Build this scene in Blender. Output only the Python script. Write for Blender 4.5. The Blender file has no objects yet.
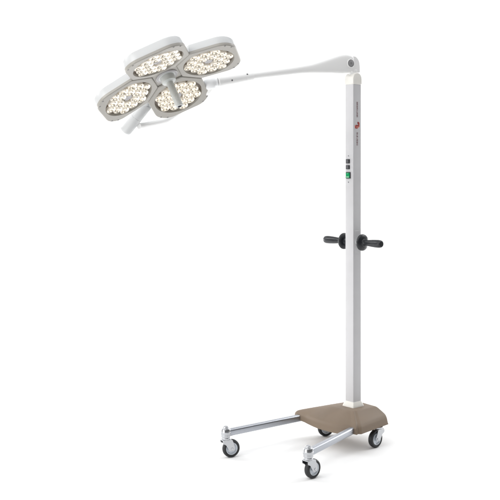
import bpy, bmesh, math, random
from mathutils import Vector as V, Matrix as M
random.seed(7)
PI = math.pi
sc = bpy.context.scene
COL = sc.collection

# ------------------------------------------------------------------ camera
CAM_H = 1.265
cd = bpy.data.cameras.new('camera')
cd.sensor_width = 36; cd.lens = 36*950/500; cd.shift_y = -(250-165)/500
cd.clip_start = .05; cd.clip_end = 200
cam = bpy.data.objects.new('camera', cd); COL.objects.link(cam)
cam.location = (0, 0, CAM_H); cam.rotation_euler = (math.radians(90), 0, 0)
sc.camera = cam
# ------------------------------------------------------------------ world (dim studio room)
w = bpy.data.worlds.new('World'); sc.world = w; w.use_nodes = True
w.node_tree.nodes['Background'].inputs[0].default_value = (1, .99, .98, 1)
w.node_tree.nodes['Background'].inputs[1].default_value = .13
# ------------------------------------------------------------------ studio softboxes and added fill lights
def area(name, loc, target, sx, sy, watts, col=(1, 1, 1)):
    l = bpy.data.lights.new(name, 'AREA'); l.shape = 'RECTANGLE'; l.size = sx; l.size_y = sy
    l.energy = watts; l.color = col
    o = bpy.data.objects.new(name, l); COL.objects.link(o); o.location = loc
    o.rotation_euler = (V(target)-V(loc)).to_track_quat('-Z', 'Y').to_euler()
    return o
area('key_softbox', (-2.6, 2.3, 2.7), (.25, 4.1, .7), 1.6, 1.6, 44, (1, .985, .96))
area('overhead_softbox', (.5, 4.0, 4.3), (.4, 4.0, 0), 5.0, 4.6, 92, (.97, .985, 1))
area('rear_shadow_fill', (2.3, 6.0, .6), (.42, 4.25, 0), 1.4, 1.0, 30)  # added pair of unseen lamps, lightens the shadow under the base
area('rear_shadow_fill', (-2.2, 6.2, .6), (.40, 4.3, 0), 1.4, 1.0, 30)
area('background_light', (-3.6, 5.6, 3.6), (-.9, 9, 1.2), 2.4, 2.4, 135)
area('background_light', (3.6, 5.6, 3.6), (1.2, 9, 1.2), 2.4, 2.4, 140)
area('front_fill', (-1.1, 1.2, 3.6), (.2, 4.0, .7), 3.6, 2.4, 46)  # added fill, brightens the arm, upper column and front floor
area('low_shadow_fill', (-2.1, 2.7, .42), (.42, 4.25, .04), 2.2, .7, 19)  # added low fill from the left, reaches the floor beneath the cover
sc.view_settings.view_transform = 'Standard'; sc.view_settings.look = 'None'
sc.view_settings.exposure = 0; sc.view_settings.gamma = 1
sc.render.resolution_x = 1024; sc.render.resolution_y = 1024

# ------------------------------------------------------------------ materials
def mat(name, col, rough=.5, metal=0, bump=0, bscale=300, var=0, vscale=8, emit=None, es=0, coat=0, spec=.5, trans=0):
    m = bpy.data.materials.new(name); m.use_nodes = True
    nt = m.node_tree; b = nt.nodes['Principled BSDF']
    b.inputs['Base Color'].default_value = (*col, 1)
    b.inputs['Roughness'].default_value = rough; b.inputs['Metallic'].default_value = metal
    b.inputs['Specular IOR Level'].default_value = spec
    b.inputs['Coat Weight'].default_value = coat
    b.inputs['Transmission Weight'].default_value = trans
    tc = nt.nodes.new('ShaderNodeTexCoord')
    if var:
        n = nt.nodes.new('ShaderNodeTexNoise'); n.inputs['Scale'].default_value = vscale; n.inputs['Detail'].default_value = 6
        nt.links.new(tc.outputs['Object'], n.inputs['Vector'])
        r = nt.nodes.new('ShaderNodeMapRange'); r.inputs[1].default_value = .3; r.inputs[2].default_value = .7
        r.inputs[3].default_value = 1-var; r.inputs[4].default_value = 1+var
        nt.links.new(n.outputs['Fac'], r.inputs[0])
        mx = nt.nodes.new('ShaderNodeVectorMath'); mx.operation = 'SCALE'; mx.inputs[0].default_value = col
        nt.links.new(r.outputs[0], mx.inputs['Scale']); nt.links.new(mx.outputs[0], b.inputs['Base Color'])
        r2 = nt.nodes.new('ShaderNodeMapRange'); r2.inputs[1].default_value = .3; r2.inputs[2].default_value = .7
        r2.inputs[3].default_value = max(0, rough-.08); r2.inputs[4].default_value = min(1, rough+.08)
        nt.links.new(n.outputs['Fac'], r2.inputs[0]); nt.links.new(r2.outputs[0], b.inputs['Roughness'])
    if bump:
        n2 = nt.nodes.new('ShaderNodeTexNoise'); n2.inputs['Scale'].default_value = bscale; n2.inputs['Detail'].default_value = 3
        nt.links.new(tc.outputs['Object'], n2.inputs['Vector'])
        bp = nt.nodes.new('ShaderNodeBump'); bp.inputs['Strength'].default_value = bump; bp.inputs['Distance'].default_value = .001
        nt.links.new(n2.outputs['Fac'], bp.inputs['Height']); nt.links.new(bp.outputs[0], b.inputs['Normal'])
    if emit:
        b.inputs['Emission Color'].default_value = (*emit, 1); b.inputs['Emission Strength'].default_value = es
    return m
FLOOR = mat('white_seamless', (.90, .90, .90), .75, var=.01, vscale=3, spec=.2)
PAINT = mat('white_powder_coat', (.58, .577, .59), .38, bump=.06, bscale=900, var=.012, vscale=20)
ARMW = mat('white_enamel', (.88, .88, .875), .32)
CREAM = mat('cream_plastic', (.78, .765, .72), .4, var=.02, vscale=30)
SHELL = mat('white_shell_plastic', (.60, .61, .615), .34)
BEZEL = mat('grey_beige_bezel', (.385, .368, .337), .34, bump=.05, bscale=700)
TRAY = mat('lens_tray', (.16, .125, .095), .35)
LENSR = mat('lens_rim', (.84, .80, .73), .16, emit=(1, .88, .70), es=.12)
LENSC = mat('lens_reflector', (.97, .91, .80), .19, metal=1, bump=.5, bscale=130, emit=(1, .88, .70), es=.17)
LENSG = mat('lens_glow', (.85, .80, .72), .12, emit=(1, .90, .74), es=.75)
LENSD = mat('lens_amber', (.10, .055, .025), .15, coat=.6)
PLATE = mat('grey_plate', (.46, .45, .46), .4)
HUBM = mat('pale_grip', (.58, .60, .585), .3, var=.02, vscale=40)
BROWN = mat('taupe_moulding', (.205, .155, .112), .55, spec=.35, bump=.22, bscale=420, var=.05, vscale=9)
CHROME = mat('brushed_chrome', (.44, .46, .50), .34, metal=1)
ZINC = mat('zinc_steel', (.54, .55, .57), .27, metal=1)
RIM = mat('grey_wheel_rim', (.56, .60, .65), .35, metal=.35, var=.08, vscale=50)
TYRE = mat('black_rubber', (.014, .015, .017), .5, var=.2, vscale=60, bump=.1)
BLACK = mat('black_bakelite', (.016, .018, .022), .36, var=.2, vscale=50, bump=.08, bscale=500)
PIVOT = mat('mid_grey_cap', (.27, .27, .275), .4)
DARK = mat('dark_grey', (.10, .10, .11), .4)
GREEN = mat('green_rocker', (.0, .22, .075), .22, emit=(.0, .6, .2), es=.16)
GREENL = mat('green_mark', (.35, .75, .5), .3)
RED = mat('red_print', (.62, .085, .035), .5)
MAROON = mat('maroon_print', (.27, .03, .028), .5)
INK = mat('plum_print', (.24, .14, .15), .5)
CLEAR = mat('frosted_joint', (.9, .91, .92), .3)

# ------------------------------------------------------------------ object helpers
WM = {}
def finish(name, bm, mats, mw=M(), parent=None, bevel=0, seg=3, ang=35, smooth=True, sharp=40):
    bmesh.ops.remove_doubles(bm, verts=bm.verts, dist=1e-6)
    bmesh.ops.recalc_face_normals(bm, faces=bm.faces)
    me = bpy.data.meshes.new(name); bm.to_mesh(me); bm.free()
    for m in (mats if isinstance(mats, (list, tuple)) else [mats]): me.materials.append(m)
    if smooth:
        me.shade_smooth()
        me.set_sharp_from_angle(angle=math.radians(sharp))
    o = bpy.data.objects.new(name, me); COL.objects.link(o)
    place(o, mw, parent)
    if bevel:
        b = o.modifiers.new('bevel', 'BEVEL'); b.width = bevel; b.segments = seg
        b.limit_method = 'ANGLE'; b.angle_limit = math.radians(ang); b.harden_normals = False
    return o
def place(o, mw, parent):
    WM[o.name] = mw.copy()
    if parent:
        o.parent = parent; o.matrix_parent_inverse = M()
        o.matrix_basis = WM[parent.name].inverted() @ mw
    else:
        o.matrix_basis = mw
def twin(src, mw, parent):
    o = src.copy(); COL.objects.link(o); place(o, mw, parent); return o
def T(*v): return M.Translation(V(v))
def RZ(d): return M.Rotation(math.radians(d), 4, 'Z')
def frame(o, x, y, z):
    m = M.Identity(4)
    for i in range(3): m[i][0] = x[i]; m[i][1] = y[i]; m[i][2] = z[i]; m[i][3] = o[i]
    return m
def along(p0, p1):
    z = (V(p1)-V(p0)).normalized(); h = V((0, 0, 1)) if abs(z.z) < .95 else V((1, 0, 0))
    x = h.cross(z).normalized(); return frame(V(p0), x, z.cross(x), z), (V(p1)-V(p0)).length
def lathe(bm, prof, mw=M(), seg=40, mi=None):
    """prof: list of (r, z); mi: material index per segment"""
    rings = []
    for r, z in prof:
        if r < 1e-6: rings.append([bm.verts.new(mw @ V((0, 0, z)))])
        else: rings.append([bm.verts.new(mw @ V((r*math.cos(2*PI*i/seg), r*math.sin(2*PI*i/seg), z))) for i in range(seg)])
    for k in range(len(rings)-1):
        a, b = rings[k], rings[k+1]
        for i in range(seg):
            j = (i+1) % seg
            if len(a) == 1 and len(b) == 1: continue
            if len(a) == 1: f = bm.faces.new((a[0], b[j], b[i]))
            elif len(b) == 1: f = bm.faces.new((a[i], a[j], b[0]))
            else: f = bm.faces.new((a[i], a[j], b[j], b[i]))
            if mi: f.material_index = mi[k]
def cyl(bm, p0, p1, r0, r1=None, seg=32, ch=0, mi=0):
    if r1 is None: r1 = r0
    m, L = along(p0, p1)
    pr = [(0, 0), (r0-ch, 0)] + ([(r0, ch)] if ch else []) + ([(r1, L-ch)] if ch else []) + [(r1-ch, L), (0, L)]
    lathe(bm, pr, m, seg, [mi]*(len(pr)-1))
def box(bm, mw, c, s, mi=0):
    vs = [bm.verts.new(mw @ V((c[0]+s[0]/2*x, c[1]+s[1]/2*y, c[2]+s[2]/2*z))) for x in (-1, 1) for y in (-1, 1) for z in (-1, 1)]
    for q in ((0, 1, 3, 2), (4, 6, 7, 5), (0, 4, 5, 1), (2, 3, 7, 6), (0, 2, 6, 4), (1, 5, 7, 3)):
        bm.faces.new([vs[i] for i in q]).material_index = mi
def rings(bm, rs, mw=M(), cap0=True, cap1=True, mi=None):
    vs = [[bm.verts.new(mw @ V(p)) for p in r] for r in rs]
    n = len(vs[0])
    for k in range(len(vs)-1):
        for i in range(n):
            f = bm.faces.new((vs[k][i], vs[k][(i+1) % n], vs[k+1][(i+1) % n], vs[k+1][i]))
            if mi: f.material_index = mi[k]
    if cap0: bm.faces.new(vs[0][::-1])
    if cap1:
        f = bm.faces.new(vs[-1])
        if mi: f.material_index = mi[-1]
    return vs
def prism(bm, pts, z0, z1, mw=M()):
    rings(bm, [[(x, y, z0) for x, y in pts], [(x, y, z1) for x, y in pts]], mw)
def rounded(pts, rad, seg=5):
    """round each corner of a convex 2-D polygon; rad number or list"""
    out = []; n = len(pts)
    for i in range(n):
        p = V(pts[i]); a = V(pts[i-1]); b = V(pts[(i+1) % n]); r = rad[i] if isinstance(rad, (list, tuple)) else rad
        da = (a-p).normalized(); db = (b-p).normalized()
        r = min(r, (a-p).length*.48, (b-p).length*.48)
        A = p+da*r; B = p+db*r
        for k in range(seg+1):
            t = k/seg; out.append(tuple(A*(1-t)**2+p*2*t*(1-t)+B*t*t))
    return out
def inset(pts, d):
    """shrink a convex polygon (counter-clockwise) by offsetting vertices along averaged normals"""
    n = len(pts); out = []
    for i in range(n):
        p = V(pts[i]); a = V(pts[i-1]); b = V(pts[(i+1) % n])
        e1 = (p-a).normalized(); e2 = (b-p).normalized()
        n1 = V((-e1.y, e1.x)); n2 = V((-e2.y, e2.x)); m = (n1+n2).normalized()
        c = max(.5, m.dot(n1)); out.append(tuple(p+m*d/c))
    return out
def catmull(P, n=8):
    P = [V(p) for p in P]; out = []
    for i in range(len(P)-1):
        p0 = P[max(i-1, 0)]; p1 = P[i]; p2 = P[i+1]; p3 = P[min(i+2, len(P)-1)]
        for k in range(n):
            t = k/n
            out.append(.5*((2*p1)+(p2-p0)*t+(2*p0-5*p1+4*p2-p3)*t*t+(3*p1-p0-3*p2+p3)*t**3))
    out.append(P[-1]); return out
def sweep(bm, pts, up, shape, mw=M()):
    """pts: centres; shape(k, t) -> list of (side, up) offsets"""
    rs = []; n = len(pts)
    for k, p in enumerate(pts):
        d = (pts[min(k+1, n-1)]-pts[max(k-1, 0)]).normalized()
        s = d.cross(V(up)).normalized(); u = s.cross(d).normalized()
        rs.append([p+s*a+u*b for a, b in shape(k, k/(n-1))])
    rings(bm, rs, mw)
def sup(a, b, e=2.6, n=28):
    o = []
    for i in range(n):
        c, s = math.cos(2*PI*i/n), math.sin(2*PI*i/n)
        o.append((a*math.copysign(abs(c)**(2/e), c), b*math.copysign(abs(s)**(2/e), s)))
    return o

# ------------------------------------------------------------------ setting: white seamless floor sweeping up behind
bm = bmesh.new()
prof = [(-3, 0), (7.2, 0)] + [(7.2+1.6*math.sin(a*PI/24), 1.6-1.6*math.cos(a*PI/24)) for a in range(1, 13)] + [(8.8, 5.5)]
vs = [[bm.verts.new((x, y, z)) for y, z in prof] for x in (-7, 7)]
for i in range(len(prof)-1): bm.faces.new((vs[0][i], vs[1][i], vs[1][i+1], vs[0][i+1]))
fl = finish('floor', bm, FLOOR); fl['kind'] = 'structure'

# ------------------------------------------------------------------ the lamp on its stand
ORG = V((.472, 4.345, 0)); ANG = 220.0
MB = T(*ORG) @ RZ(ANG)            # x forward (to the lamp side), y to the side facing the camera
root = bpy.data.objects.new('surgical_light', None); COL.objects.link(root)
root.empty_display_size = .2; place(root, MB, None)
root['label'] = 'white mobile surgical light with four petal lamp heads on a taupe castor base'
root['category'] = 'surgical light'
def part(name, bm, mats, mw=None, parent=root, **k): return finish(name, bm, mats, MB if mw is None else mw, parent, **k)

# --- base cover
def outline(k):
    return k
bot = [(.164, -.218), (.180, -.135), (.193, -.031), (.182, .075), (.150, .132), (.116, .160), (-.098, .128), (-.104, -.118), (.0, -.150)]
skt = [(.162, -.215), (.178, -.134), (.190, -.031), (.179, .073), (.147, .128), (.112, .155), (-.096, .122), (-.102, -.114), (.0, -.147)]
shd = [(.154, -.206), (.170, -.130), (.181, -.031), (.170, .068), (.138, .118), (.104, .142), (-.094, .114), (-.099, -.104), (.0, -.139)]
top = [(.050, -.118), (.074, -.084), (.080, -.031), (.080, .028), (.074, .054), (.056, .076), (-.080, .074), (-.086, -.060), (-.030, -.095)]
def lift(pts, zs): return [(x, y, z) for (x, y), z in zip(pts, zs)]
bm = bmesh.new()
inn = [(x*.94, y*.94) for x, y in bot]
def arc(P):            # fine points along the bowed front edge, corners softened at the sides
    n = len(P); out = []
    for i in range(n):
        p0, p1, p2, p3 = (V(P[(i+d) % n]) for d in (-1, 0, 1, 2))
        if i in (5, 6, 7): out.append(p1+(p0-p1).normalized()*min(.024, (p0-p1).length*.3))
        out.append(p1)
        if i in (5, 6, 7): out.append(p1+(p2-p1).normalized()*min(.024, (p2-p1).length*.3))
        if i in (0, 1, 2, 3, 4):
            for t in (.33, .67):
                out.append(.5*((2*p1)+(p2-p0)*t+(2*p0-5*p1+4*p2-p3)*t*t+(3*p1-p0-3*p2+p3)*t**3))
    return out
rings(bm, [arc(q_) for q_ in [lift(inn, [.100]*9), lift(inn, [.091, .088, .086, .086, .089, .089, .089, .089, .091]),
           lift(bot, [.099, .092, .087, .086, .091, .089, .089, .089, .095]),
           lift(skt, [.121, .116, .113, .112, .115, .116, .118, .118, .122]),
           lift(shd, [.131, .128, .126, .125, .129, .131, .133, .133, .134]),
           lift(top, [.153, .159, .162, .164, .164, .164, .162, .162, .157]), lift([(x*.8-.002, y*.8) for x, y in top], [.160, .162, .163, .1645, .1645, .1645, .1635, .1635, .161]), lift([(x*.3-.002, y*.3) for x, y in top], [.1645]*9)]])
cl = bm.edges.layers.float.new('crease_edge')
for e in bm.edges:
    lo = max(v.co.z for v in e.verts) < .1005
    e[cl] = .60 if lo else .34
cov = part('base_cover', bm, BROWN, sharp=180)
sb = cov.modifiers.new('soften', 'SUBSURF'); sb.levels = 3; sb.render_levels = 4

# --- rails
railz0, railz1 = .122, .104
RAILS = [((.595, -.188), (.12, -.174), .107), ((.517, .247), (.05, .098), .107)]
for (a, b, z0) in RAILS:
    bm = bmesh.new()
    d = (V(b)-V(a)); p0 = V((*a, z0)); p1 = V((*b, .102))
    pts = [p0+(p1-p0)*t/6 for t in range(7)]
    sweep(bm, pts, (0, 0, 1), lambda k, t: sup(.0135, .0155, 3.2))
    part('rail', bm, CHROME)

# --- castors
proto = {}
def caster(st, wheel, az, flip, front):
    """st: stem (x, y) in base frame; wheel: angle of rolling direction in world degrees; trail towards that"""
    base = MB @ T(st[0], st[1], 0)
    wm = M.Translation(base.translation) @ RZ(az)
    tr = .024
    bm = bmesh.new()
    if front:
        lathe(bm, [(0, .0795), (.0175, .0795), (.0192, .081), (.0192, .0865), (.0178, .0880), (.0178, .0892), (.0200, .0905), (.0200, .1240), (.0185, .1262),
                   (.0120, .1264), (.0120, .1290), (.0112, .1350), (.0082, .1370), (0, .1375)], wm, 36)
        lathe(bm, [(.0198, .1010), (.0216, .1016), (.0216, .1120), (.0198, .1126)], wm, 36)
    else:
        lathe(bm, [(0, .0795), (.0175, .0795), (.0192, .081), (.0192, .088), (.010, .0885), (.010, .0915), (0, .0915)], wm, 36)
    # keep the mesh in its own frame
    inv = wm.inverted(); bmesh.ops.transform(bm, matrix=inv, verts=bm.verts)
    c = finish('caster', bm, ZINC, wm, root, bevel=.0012, seg=2)
    if 'fork' not in proto:
        bm = bmesh.new()
        pl = rounded([(-.019, .064), (-.006, .060), (.012, .030), (.034, .030), (.037, .046), (.024, .080), (-.019, .080)], .006)
        for y in (-.0165, .0165):
            prism(bm, [(x, z) for x, z in pl], y-.0014, y+.0014, M.Rotation(PI/2, 4, 'X'))
        hood = rounded([(-.020, -.0175), (.022, -.0175), (.022, .0175), (-.020, .0175)], .008)
        prism(bm, hood, .0765, .0797)
        f = finish('fork', bm, ZINC, wm, c, bevel=.0008, seg=2); proto['fork'] = f
        R = .039
        ax = T(tr, 0, R) @ M.Rotation(PI/2, 4, 'X')
        bm = bmesh.new()
        lathe(bm, [(.026, -.0105), (.0335, -.0120), (.0370, -.0095), (.0388, -.0045), (R, 0), (.0388, .0045), (.0370, .0095), (.0335, .0120), (.026, .0105), (.026, -.0105)], ax, 48)
        t = finish('tyre', bm, TYRE, wm, c); proto['tyre'] = t
        bm = bmesh.new()
        lathe(bm, [(0, -.0118), (.0075, -.0118), (.009, -.0085), (.0185, -.0075), (.0225, -.0105), (.0262, -.0108), (.0262, .0108), (.0225, .0105), (.0185, .0075), (.009, .0085), (.0075, .0118), (0, .0118)], ax, 48)
        r = finish('rim', bm, RIM, wm, c); proto['rim'] = r
        bm = bmesh.new()
        lathe(bm, [(0, -.021), (.0048, -.021), (.0055, -.020), (.0055, .020), (.0048, .021), (0, .021)], ax, 12)
        a = finish('axle', bm, ZINC, wm, c); proto['axle'] = a
    else:
        for k in ('fork', 'tyre', 'rim', 'axle'): twin(proto[k], wm, c)
caster((.595, -.188), None, 22, 0, True)
caster((.517, .247), None, 42, 0, True)
caster((-.036, .124), None, 222, 0, False)
caster((.011, -.137), None, 200, 0, False)

# --- column
CW = .0255
bm = bmesh.new()
sq = rounded([(-CW, -CW), (CW, -CW), (CW, CW), (-CW, CW)], .0035, 4)
prism(bm, sq, .150, 1.640)
column = part('column', bm, PAINT, sharp=30)
bm = bmesh.new()
def sqr(h, r=.005): return rounded([(-h, -h), (h, -h), (h, h), (-h, h)], r, 4)
rings(bm, [[(x, y, .158) for x, y in sqr(.036, .008)], [(x, y, .166) for x, y in sqr(.036, .008)], [(x, y, .171) for x, y in sqr(.0345, .008)],
           [(x, y, .184) for x, y in sqr(.0285)], [(x, y, .188) for x, y in sqr(.0268)]])
part('foot_collar', bm, CREAM, parent=column, sharp=50)
# end cap: an arch seen on the side face
bm = bmesh.new()
h = .0285
arch = [(-h, 1.632), (h, 1.632)] + [(h*math.cos(a*PI/16), 1.656+.030*math.sin(a*PI/16)) for a in range(0, 17)]
prism(bm, arch, -h, h, M.Rotation(PI/2, 4, 'X'))
part('end_cap', bm, CREAM, parent=column, bevel=.004, seg=3, ang=40, sharp=60)

# switches on the front face (x = +CW)
def onfront(py, s0, s1):   # helper: z of a photo row on the column
    return CAM_H-(py-165)*4.32/950
def fz(py): return CAM_H-(py-165)*4.315/950
def fs(px): return (px-348.3)*.0064
for (py0, py1) in ((159.2, 163.4), (165.2, 169.2)):
    bm = bmesh.new(); z0, z1 = fz(py1), fz(py0); yc = fs(347.1)
    box(bm, M(), (CW+.001, yc, (z0+z1)/2), (.006, .0225, z1-z0), 0)
    box(bm, M(), (CW+.0045, yc, (z0+z1)/2), (.004, .0165, (z1-z0)*.72), 1)
    part('push_button', bm, [BLACK, DARK], parent=column, bevel=.001, seg=2)
bm = bmesh.new(); z0, z1 = fz(178.6), fz(172.1); yc = fs(347.5); zm = (z0+z1)/2
box(bm, M(), (CW+.001, yc, zm), (.006, .0275, z1-z0), 0)
sw = part('rocker_switch', bm, [BLACK], parent=column, bevel=.001, seg=2)
bm = bmesh.new()
rp = [(CW+.003, z0+.003), (CW+.010, z0+.0035), (CW+.0055, zm), (CW+.0075, z1-.0035), (CW+.003, z1-.003)]
prism(bm, [(x, z) for x, z in rp], -yc-.0112, -yc+.0112, M.Rotation(PI/2, 4, 'X'))
part('rocker', bm, GREEN, parent=sw, bevel=.0008, seg=2)
bm = bmesh.new()
box(bm, M(), (CW+.0078, yc, zm+.0072), (.0012, .0014, .006))
part('marking', bm, GREENL, parent=sw)
for py in (155.8, 182.3):
    bm = bmesh.new(); lathe(bm, [(.0032, -.001), (.0032, .0008), (.0024, .0016), (0, .0018)], T(CW, yc, fz(py)) @ M.Rotation(PI/2, 4, 'Y'), 16)
    part('screw', bm, ZINC, parent=column)

# printing on the side face (y = +CW), reading up the column
def cz(py): return CAM_H-(py-165)*4.325/950
def printing(py0, py1, wdt):
    bm = bmesh.new(); z = cz(py1); e = cz(py0); r = random.Random(int(py0)); x0 = .0005
    while z < e-.004:
        lw = r.choice((.0038, .0045, .0050)); kind = r.randrange(5); y = CW+.0004; hh = wdt
        def st(cx, czz, sx, sz): box(bm, M(), (x0+cx, y, z+czz), (sx, .0008, sz))
        st(0, .0006, hh, .0012)
        if kind in (0, 1, 3): st(0, lw-.0006, hh, .0012)
        if kind in (1, 2): st(-hh/2+.0006, lw/2, .0012, lw-.0024)
        if kind in (2, 4): st(hh/2-.0006, lw/2, .0012, lw-.0024)
        if kind in (0, 2): st(0, lw/2, .0012, lw-.0024)
        z += lw+.0016
    return bm
part('lettering', printing(101.8, 117.0, .0085), INK, parent=column)
part('lettering', printing(131.5, 145.2, .0085), INK, parent=column)
bm = bmesh.new()
def em(px0, px1, py0, py1, mi, y=.0004):
    k = -.0050; a, b = (px0-356.4)*k, (px1-356.4)*k; c, d = cz(125.2+(py1-125.2)*.85), cz(125.2+(py0-125.2)*.85)
    box(bm, M(), ((a+b)/2, CW+y, (c+d)/2), (abs(a-b), .0008, d-c), mi)
em(356.6, 358.3, 121.3, 123.6, 1); em(357.6, 358.3, 123.6, 126.0, 1); em(354.4, 357.6, 124.9, 126.2, 1, .0004)
em(354.0, 354.9, 126.2, 129.2, 1); em(354.9, 356.2, 128.1, 129.2, 1)
em(358.5, 359.1, 122.0, 126.6, 0); em(355.0, 358.9, 126.6, 127.4, 0, .0004); em(353.4, 353.9, 125.2, 128.6, 0); em(356.5, 357.2, 127.4, 129.0, 0)
part('emblem', bm, [RED, MAROON], parent=column)

# --- push handles either side of the column
HZ = CAM_H-(242-165)*4.33/950
for sgn in (1, -1):
    bm = bmesh.new()
    mw = MB @ T(0, sgn*CW, HZ) @ M.Rotation(-sgn*PI/2, 4, 'X')
    e = .010 if sgn < 0 else 0
    lathe(bm, [(0, -.003), (.0135, -.003), (.0135, .026), (.0125, .028), (0, .028)], M(), 32)
    if sgn < 0: lathe(bm, [(.0138, .002), (.0200, .002), (.0200, .025), (.0138, .025)], M(), 32, [1, 1, 1])
    bo = finish('handle', bm, [SHELL, BLACK], mw, root)
    bm = bmesh.new(); lathe(bm, [(0, .024), (.026, .024), (.034, .0252), (.0372, .028), (.0378, .0315), (.0372, .035), (.034, .0385), (.025, .0415), (.017, .043), (.0150, .0455), (0, .0455)], M(), 56)
    finish('guard_disc', bm, BLACK, mw, bo)
    bm = bmesh.new()
    gp = [(.0, .044), (.0145, .044), (.0128, .050), (.0126, .058), (.0142, .068), (.0162, .088), (.0176, .110), (.0181, .126), (.0176, .137), (.0158, .1445), (.0124, .148), (0, .1485)]
    n = 48; rs = []
    for rr, z in gp[1:-1]:
        fl_ = .0006 if .052 < z < .142 else 0
        rs.append([((rr-fl_*(.5+.5*math.cos(8*2*PI*q/n)))*math.cos(2*PI*q/n), (rr-fl_*(.5+.5*math.cos(8*2*PI*q/n)))*math.sin(2*PI*q/n), z+e*(z-.044)/.104) for q in range(n)])
    rings(bm, rs); finish('grip', bm, BLACK, mw, bo)
bm = bmesh.new(); box(bm, M(), (0, CW, HZ), (.034, .002, .105))
part('mounting_plate', bm, PAINT, parent=column, bevel=.0008, seg=2)

# ------------------------------------------------------------------ spring arm
AA = math.radians(210); AD = V((math.cos(AA), math.sin(AA), 0)); AS = V((-AD.y, AD.x, 0))
def ap(L, py):            # point of the arm: distance L along it and the height it has there
    p = ORG+AD*L; return V((p.x, p.y, CAM_H-(py-165)*p.y/950))
def L_at(px):
    k = (px-250)/950; return (ORG.x-k*ORG.y)/(k*AD.y-AD.x)
def P(px, py): return ap(L_at(px), py)
# knuckle standing on the column
bm = bmesh.new()
kx = P(352.6, 66)
lathe(bm, [(0, 1.676), (.021, 1.676), (.021, 1.700), (0, 1.700)], T(ORG.x, ORG.y, 0), 36)
kn = rounded([(-.022, 1.686), (.018, 1.686), (.018, 1.772), (-.012, 1.772), (-.022, 1.765)], [.006, .004, .03, .03, .01], 8)
km = T(ORG.x, ORG.y, 0) @ M.Rotation(AA, 4, 'Z') @ M.Rotation(PI/2, 4, 'X')
ks = [(.020, 1.687), (.020, 1.758), (.004, 1.762), (-.012, 1.753), (-.0215, 1.737), (-.0245, 1.715), (-.0245, 1.687)]
prism(bm, rounded(ks, [.003, .006, .014, .012, .015, .01, .004], 4)[::-1], -.0195, .0195, km)
arm = finish('arm', bm, ARMW, M(), root, bevel=.004, seg=3, ang=50, sharp=60)
# re-home to local frame
secs = [(351.0, 64.4, 7.2, 5.0), (348.8, 64.1, 9.0, 5.3), (344, 63.9, 9.4, 5.4), (338, 64.5, 8.8, 5.3), (330, 65.7, 7.2, 5.0), (320, 67.3, 5.5, 4.5), (310, 68.7, 4.0, 3.8),
        (300, 69.8, 3.4, 3.3), (290, 71.1, 3.2, 3.1), (278, 72.6, 3.1, 3.0), (265, 74.2, 3.0, 3.0), (250, 76.2, 2.95, 2.95), (240, 77.7, 2.9, 2.9)]
cp = catmull([P(a, b) for a, b, _, _ in secs], 6); N = len(cp)
def interp(vals, t):
    x = t*(len(vals)-1); i = min(int(x), len(vals)-2); f = x-i; return vals[i]*(1-f)+vals[i+1]*f
bm = bmesh.new()
def armsec(k, t):
    hh = interp([s[2] for s in secs], t)*.00452*(1+.12*math.sin(PI*min(1, max(0, t*1.1-.1)))); ww = interp([s[3] for s in secs], t)*.00452
    return sup(ww, hh, interp([4.2, 4.0, 4, 3.8, 3.4, 3, 2.6, 2.3, 2.1, 2, 2, 2, 2], t))
sweep(bm, cp, (0, 0, 1), armsec)
beam = finish('spring_arm', bm, ARMW, M(), root, bevel=.003, seg=2, ang=60, sharp=55)
# pivot screw cover on the camera side, a slot on top, split line below
c = P(347.6, 63.8)
bm = bmesh.new()
pm = T(*(c+AS*.0205)) @ M.Rotation(AA, 4, 'Z') @ M.Rotation(-PI/2, 4, 'X')
lathe(bm, [(.0200, 0), (.0200, .0050), (.0185, .0062), (.0165, .0062), (.0160, .0052), (.0, .0052)], pm, 36, [0, 0, 0, 1, 1])
finish('pivot_cover', bm, [ARMW, DARK], M(), beam)
bm = bmesh.new()
lathe(bm, [(.0145, .0), (.0145, .0066), (.013, .0074), (.004, .0074), (.004, .006), (0, .006)], pm, 32)
finish('pivot_screw', bm, PIVOT, M(), beam)
bm = bmesh.new()
m, L = along(P(342.6, 55.8), P(339.8, 56.5)); box(bm, m, (0, 0, L/2), (.016, .010, L))
finish('adjuster_slot', bm, DARK, M(), beam, bevel=.001)
bm = bmesh.new()
for a, b in ((346, 340.5), (338.5, 335.5), (333.5, 329)):
    m, L = along(P(a, 72.55-(346-a)*.012), P(b, 72.55-(346-b)*.022)); box(bm, m, (0, 0, L/2), (.030, .0035, L))
finish('underside_clip', bm, PIVOT, M(), beam, bevel=.001)
# sleeve at the lamp end
bm = bmesh.new()
s0, s1 = P(252.5, 76.0), P(217.3, 81.9)
m, L = along(s0, s1)
lathe(bm, [(0, 0), (.0155, 0), (.0172, .002), (.0180, L*.20), (.0172, L*.205), (.0172, L*.215), (.0182, L*.22), (.0195, L*.50), (.0205, L*.90), (.0214, L*.905), (.0214, L-.002), (.0195, L), (0, L)], m, 40)
sleeve = finish('sleeve', bm, ARMW, M(), root, sharp=35)
def dot_on(px, py, side):
    pc = P(px, py); d = (s1-s0).normalized(); s = d.cross(V((0, 0, 1))).normalized(); u = s.cross(d)
    if s.y > 0: s = -s
    n = (s*math.cos(side)+u*math.sin(side)).normalized()
    q = m.inverted() @ pc; rr = .0180+.0027*min(1, max(0, (q.z/L-.2)/.7))
    o = s0+d*q.z; bm = bmesh.new(); mm, _ = along(o+n*(rr-.002), o+n*(rr+.0012))
    lathe(bm, [(.0036, 0), (.0036, .0028), (.0026, .0032), (.0022, .0022), (0, .0022)], mm, 16)
    finish('screw', bm, DARK, M(), sleeve)
dot_on(246, 76.5, math.radians(38)); dot_on(229.8, 80, math.radians(-10))

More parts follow.
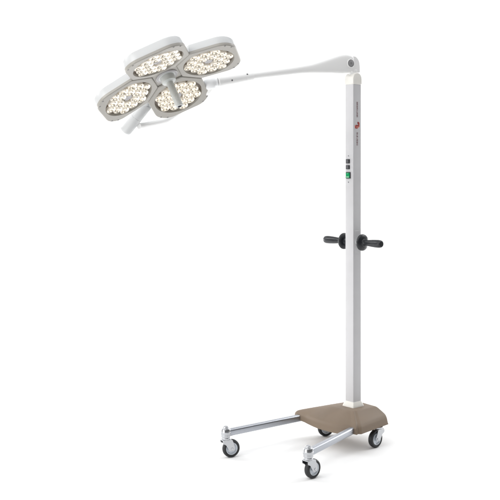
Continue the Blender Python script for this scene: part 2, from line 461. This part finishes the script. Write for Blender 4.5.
# ------------------------------------------------------------------ lamp cluster
EA = V((.9113, -.0147, .4114)); EB = V((.1471, .9450, -.2921)); NN = V((.3845, -.3267, -.8634))
C0 = V((-.3365, 3.8, 1.6288)); R = .175; DISH = .0342; TILT = math.radians(9)
ML = frame(C0, EA, -EB, NN)
def W(px, py, d): return V(((px-250)/950*d, d, CAM_H-(py-165)/950*d))

# hub: body behind, rim plate in front, sterile handle
bm = bmesh.new()
lathe(bm, [(0, -.066), (.050, -.062), (.078, -.050), (.088, -.036), (.088, -.010), (.060, .004), (.0, .004)], M(), 56)
hub = finish('lamp_hub', bm, SHELL, ML, root)
bm = bmesh.new()
q = .0545
prism(bm, rounded([(-q, -q), (q, -q), (q, q), (-q, q)], .006), -.008, .0085)
finish('hub_plate', bm, BEZEL, ML, hub, bevel=.002, seg=2)
bm = bmesh.new()
lathe(bm, [(.0455, .006), (.0455, .0125), (.0425, .0145), (.0400, .0125), (.0350, .0125), (.0310, .014), (.0298, .034), (.028, .0375), (.020, .0385), (.0172, .041), (0, .045)], M(), 48, [1, 1, 1, 1, 0, 0, 0, 0, 0, 0])
hd = finish('sterile_handle', bm, [HUBM, PLATE], ML, root)
bm = bmesh.new()
lathe(bm, [(0, .040), (.0145, .038), (.0147, .060), (.0157, .143), (.0153, .150), (.0135, .153), (.0085, .1535), (.008, .150), (0, .150)], M(), 40, [0, 0, 0, 0, 0, 0, 1, 1])
finish('grip', bm, [HUBM, DARK], ML, hd)

# one petal head, then copies
g = .0016; Q = .122
shape = [(Q, -.080), (Q, .080), (.080, Q), (-(R-Q)+0.0, Q-g), (-Q, R-Q-.0005-g), (-Q, -(R-Q)+.0005+g), (-(R-Q)+0.0, -Q+g), (.080, -Q)]
rad = [.032, .032, .032, .004, .004, .004, .004, .032]
outl = rounded(shape, rad, 6)
win = [(.1042*math.cos(2*PI*i/64), .1042*math.sin(2*PI*i/64)) for i in range(64)]
nW = len(win)
def head_mesh():
    bm = bmesh.new()
    o0 = outl
    rs = [[(x, y, -.049) for x, y in inset(o0, .018)], [(x, y, -.046) for x, y in inset(o0, .008)], [(x, y, -.040) for x, y in inset(o0, .003)],
          [(x, y, -.010) for x, y in o0]]
    rings(bm, rs, M(), True, False)
    return bm
def bezel_mesh():
    bm = bmesh.new()
    o0 = outl; n = len(o0)
    zs = [(0, -.012), (0, -.002), (.002, .0)]
    R_ = [[bm.verts.new((x, y, z)) for x, y in (inset(o0, d) if d else o0)] for d, z in [(-.0012, -.012), (-.0012, -.003), (.0018, 0)]]
    for k in range(2):
        for i in range(n): bm.faces.new((R_[k][i], R_[k][(i+1) % n], R_[k+1][(i+1) % n], R_[k+1][i]))
    w0 = [bm.verts.new((x, y, 0.0)) for x, y in win]
    es = [bm.edges.get((R_[2][i], R_[2][(i+1) % n])) or bm.edges.new((R_[2][i], R_[2][(i+1) % n])) for i in range(n)]
    ew = [bm.edges.new((w0[i], w0[(i+1) % nW])) for i in range(nW)]
    bmesh.ops.triangle_fill(bm, use_beauty=True, edges=es+ew, normal=(0, 0, 1))
    w1 = [bm.verts.new((x*.985, y*.985, -.006)) for x, y in win]
    w2 = [bm.verts.new((x*.982, y*.982, -.0135)) for x, y in win]
    for a, b in ((w0, w1), (w1, w2)):
        for i in range(nW): bm.faces.new((a[i], a[(i+1) % nW], b[(i+1) % nW], b[i]))
    bm.faces.new([bm.verts.new((x*.982, y*.982, -.0135)) for x, y in win]).material_index = 1
    return bm
def lens_mesh():
    # rim ring, scalloped faceted reflector bowl, raised inner ring, glowing centre
    bm = bmesh.new(); r = .0203; n = 36
    prof = [(r, -.0130, 0, 0), (r, -.0026, 0, 0), (r-.0008, -.0014, 0, 0), (r-.0024, -.0014, 0, 0), (r-.0032, -.0036, 0, 1), (.0145, -.0062, .0014, 1), (.0122, -.0088, .0026, 1),
            (.0098, -.0100, .0014, 2), (.0090, -.0044, 0, 0), (.0074, -.0036, 0, 0), (.0068, -.0056, 0, 1), (.0056, -.0080, 0, 1), (.0050, -.0070, 0, 3), (.0034, -.0052, 0, 3)]
    rs = []
    for rr, z, am, _ in prof:
        rs.append([bm.verts.new((rr*math.cos(2*PI*q/n), rr*math.sin(2*PI*q/n), z+am*(1 if (q//3) % 2 else -1))) for q in range(n)])
    for k in range(len(rs)-1):
        for q in range(n):
            bm.faces.new((rs[k][q], rs[k][(q+1) % n], rs[k+1][(q+1) % n], rs[k+1][q])).material_index = prof[k+1][3]
    bm.faces.new(rs[-1]).material_index = 3
    return bm
spots = []
pit = .0411
for i in range(-2, 3):
    for j in range(-2, 3):
        if abs(i+j) <= 2 and (i or j):
            spots.append((pit*(i+j*.5), pit*j*math.sqrt(3)/2))
hp = None; lp = None
for k in range(4):
    a = k*PI/2; d = V((math.cos(a), math.sin(a), 0)); z = V((0, 0, 1))
    xl = d*math.cos(TILT)+z*math.sin(TILT); zl = z*math.cos(TILT)-d*math.sin(TILT); yl = zl.cross(xl)
    mw = ML @ frame(d*R+z*DISH, xl, yl, zl)
    if hp is None:
        hp = finish('lamp_head', head_mesh(), SHELL, mw, root, sharp=50); H_ = hp
        bz = finish('bezel', bezel_mesh(), [BEZEL, TRAY], mw, H_, sharp=30)
        bm = bmesh.new(); lathe(bm, [(.0168, -.0130), (.0168, -.007), (.0150, -.006), (.006, -.0058), (.005, -.0068), (0, -.0068)], M(), 24)
        pp = finish('centre_plate', bm, PLATE, mw, H_)
        bm = bmesh.new(); lathe(bm, [(.0036, -.001), (.0036, .0006), (.0022, .0004), (.0018, -.0004), (0, -.0004)], M(), 14)
        sp = None; scr = bm
    else:
        H_ = twin(hp, mw, root); twin(bz, mw, H_); twin(pp, mw, H_)
    for x, y in spots:
        m2 = mw @ T(x, y, 0) @ RZ(random.uniform(0, 360))
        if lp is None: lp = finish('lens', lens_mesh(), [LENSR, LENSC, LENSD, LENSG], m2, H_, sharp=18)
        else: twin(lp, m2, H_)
    for x, y in ((.108, .083), (.086, .107), (.108, -.083), (.086, -.107)):
        m2 = mw @ T(x, y, 0)
        if sp is None: sp = finish('screw', scr, DARK, m2, H_)
        else: twin(sp, m2, H_)

# ------------------------------------------------------------------ yoke carrying the cluster
bm = bmesh.new()
YD = P(217.3, 81.9).y
ye = [W(210.5, 86.5, YD), W(206.5, 92.5, YD+.03), W(196, 100, 4.10), W(181, 110, 4.17), W(167, 119.6, 4.14), W(153, 123.4, 4.08), W(139, 126.2, 4.01)]
pts = catmull(ye, 10)
sweep(bm, pts, (0, 0, 1), lambda k, t: sup(.0125, .0125, 2, 20))
yoke = finish('yoke', bm, ARMW, M(), root)
bm = bmesh.new()
m, L = along(P(217.3, 81.9), W(206.5, 84.2, YD-.005))
lathe(bm, [(0, -.002), (.0175, -.002), (.0185, .003), (.0185, .009), (.023, .013), (.0255, .024), (.0255, .044), (.020, .054), (0, .056)], m, 40)
finish('swivel_joint', bm, CLEAR, M(), yoke)
bm = bmesh.new()
e0, e1 = W(124.6, 131.6, 4.02), W(146.5, 104.0, 3.985)
m, L = along(e0, e1)
lathe(bm, [(0, 0), (.020, .0), (.0245, .004), (.0262, .012), (.0268, L*.52), (.0258, L*.525), (.0258, L*.535), (.0268, L*.54), (.0268, L-.004), (.024, L), (0, L)], m, 44)
finish('yoke_shaft', bm, SHELL, M(), yoke)
bm = bmesh.new()
br = [ML @ V((0, 0, -.050)), ML @ V((-.05, -.05, -.062)), e1*.35+(ML @ V((-.05, -.05, -.062)))*.65, e1+(e0-e1)*.12]
sweep(bm, catmull(br, 8), (0, 0, 1), lambda k, t: sup(.020, .020, 2, 24))
finish('yoke_bracket', bm, SHELL, M(), yoke)
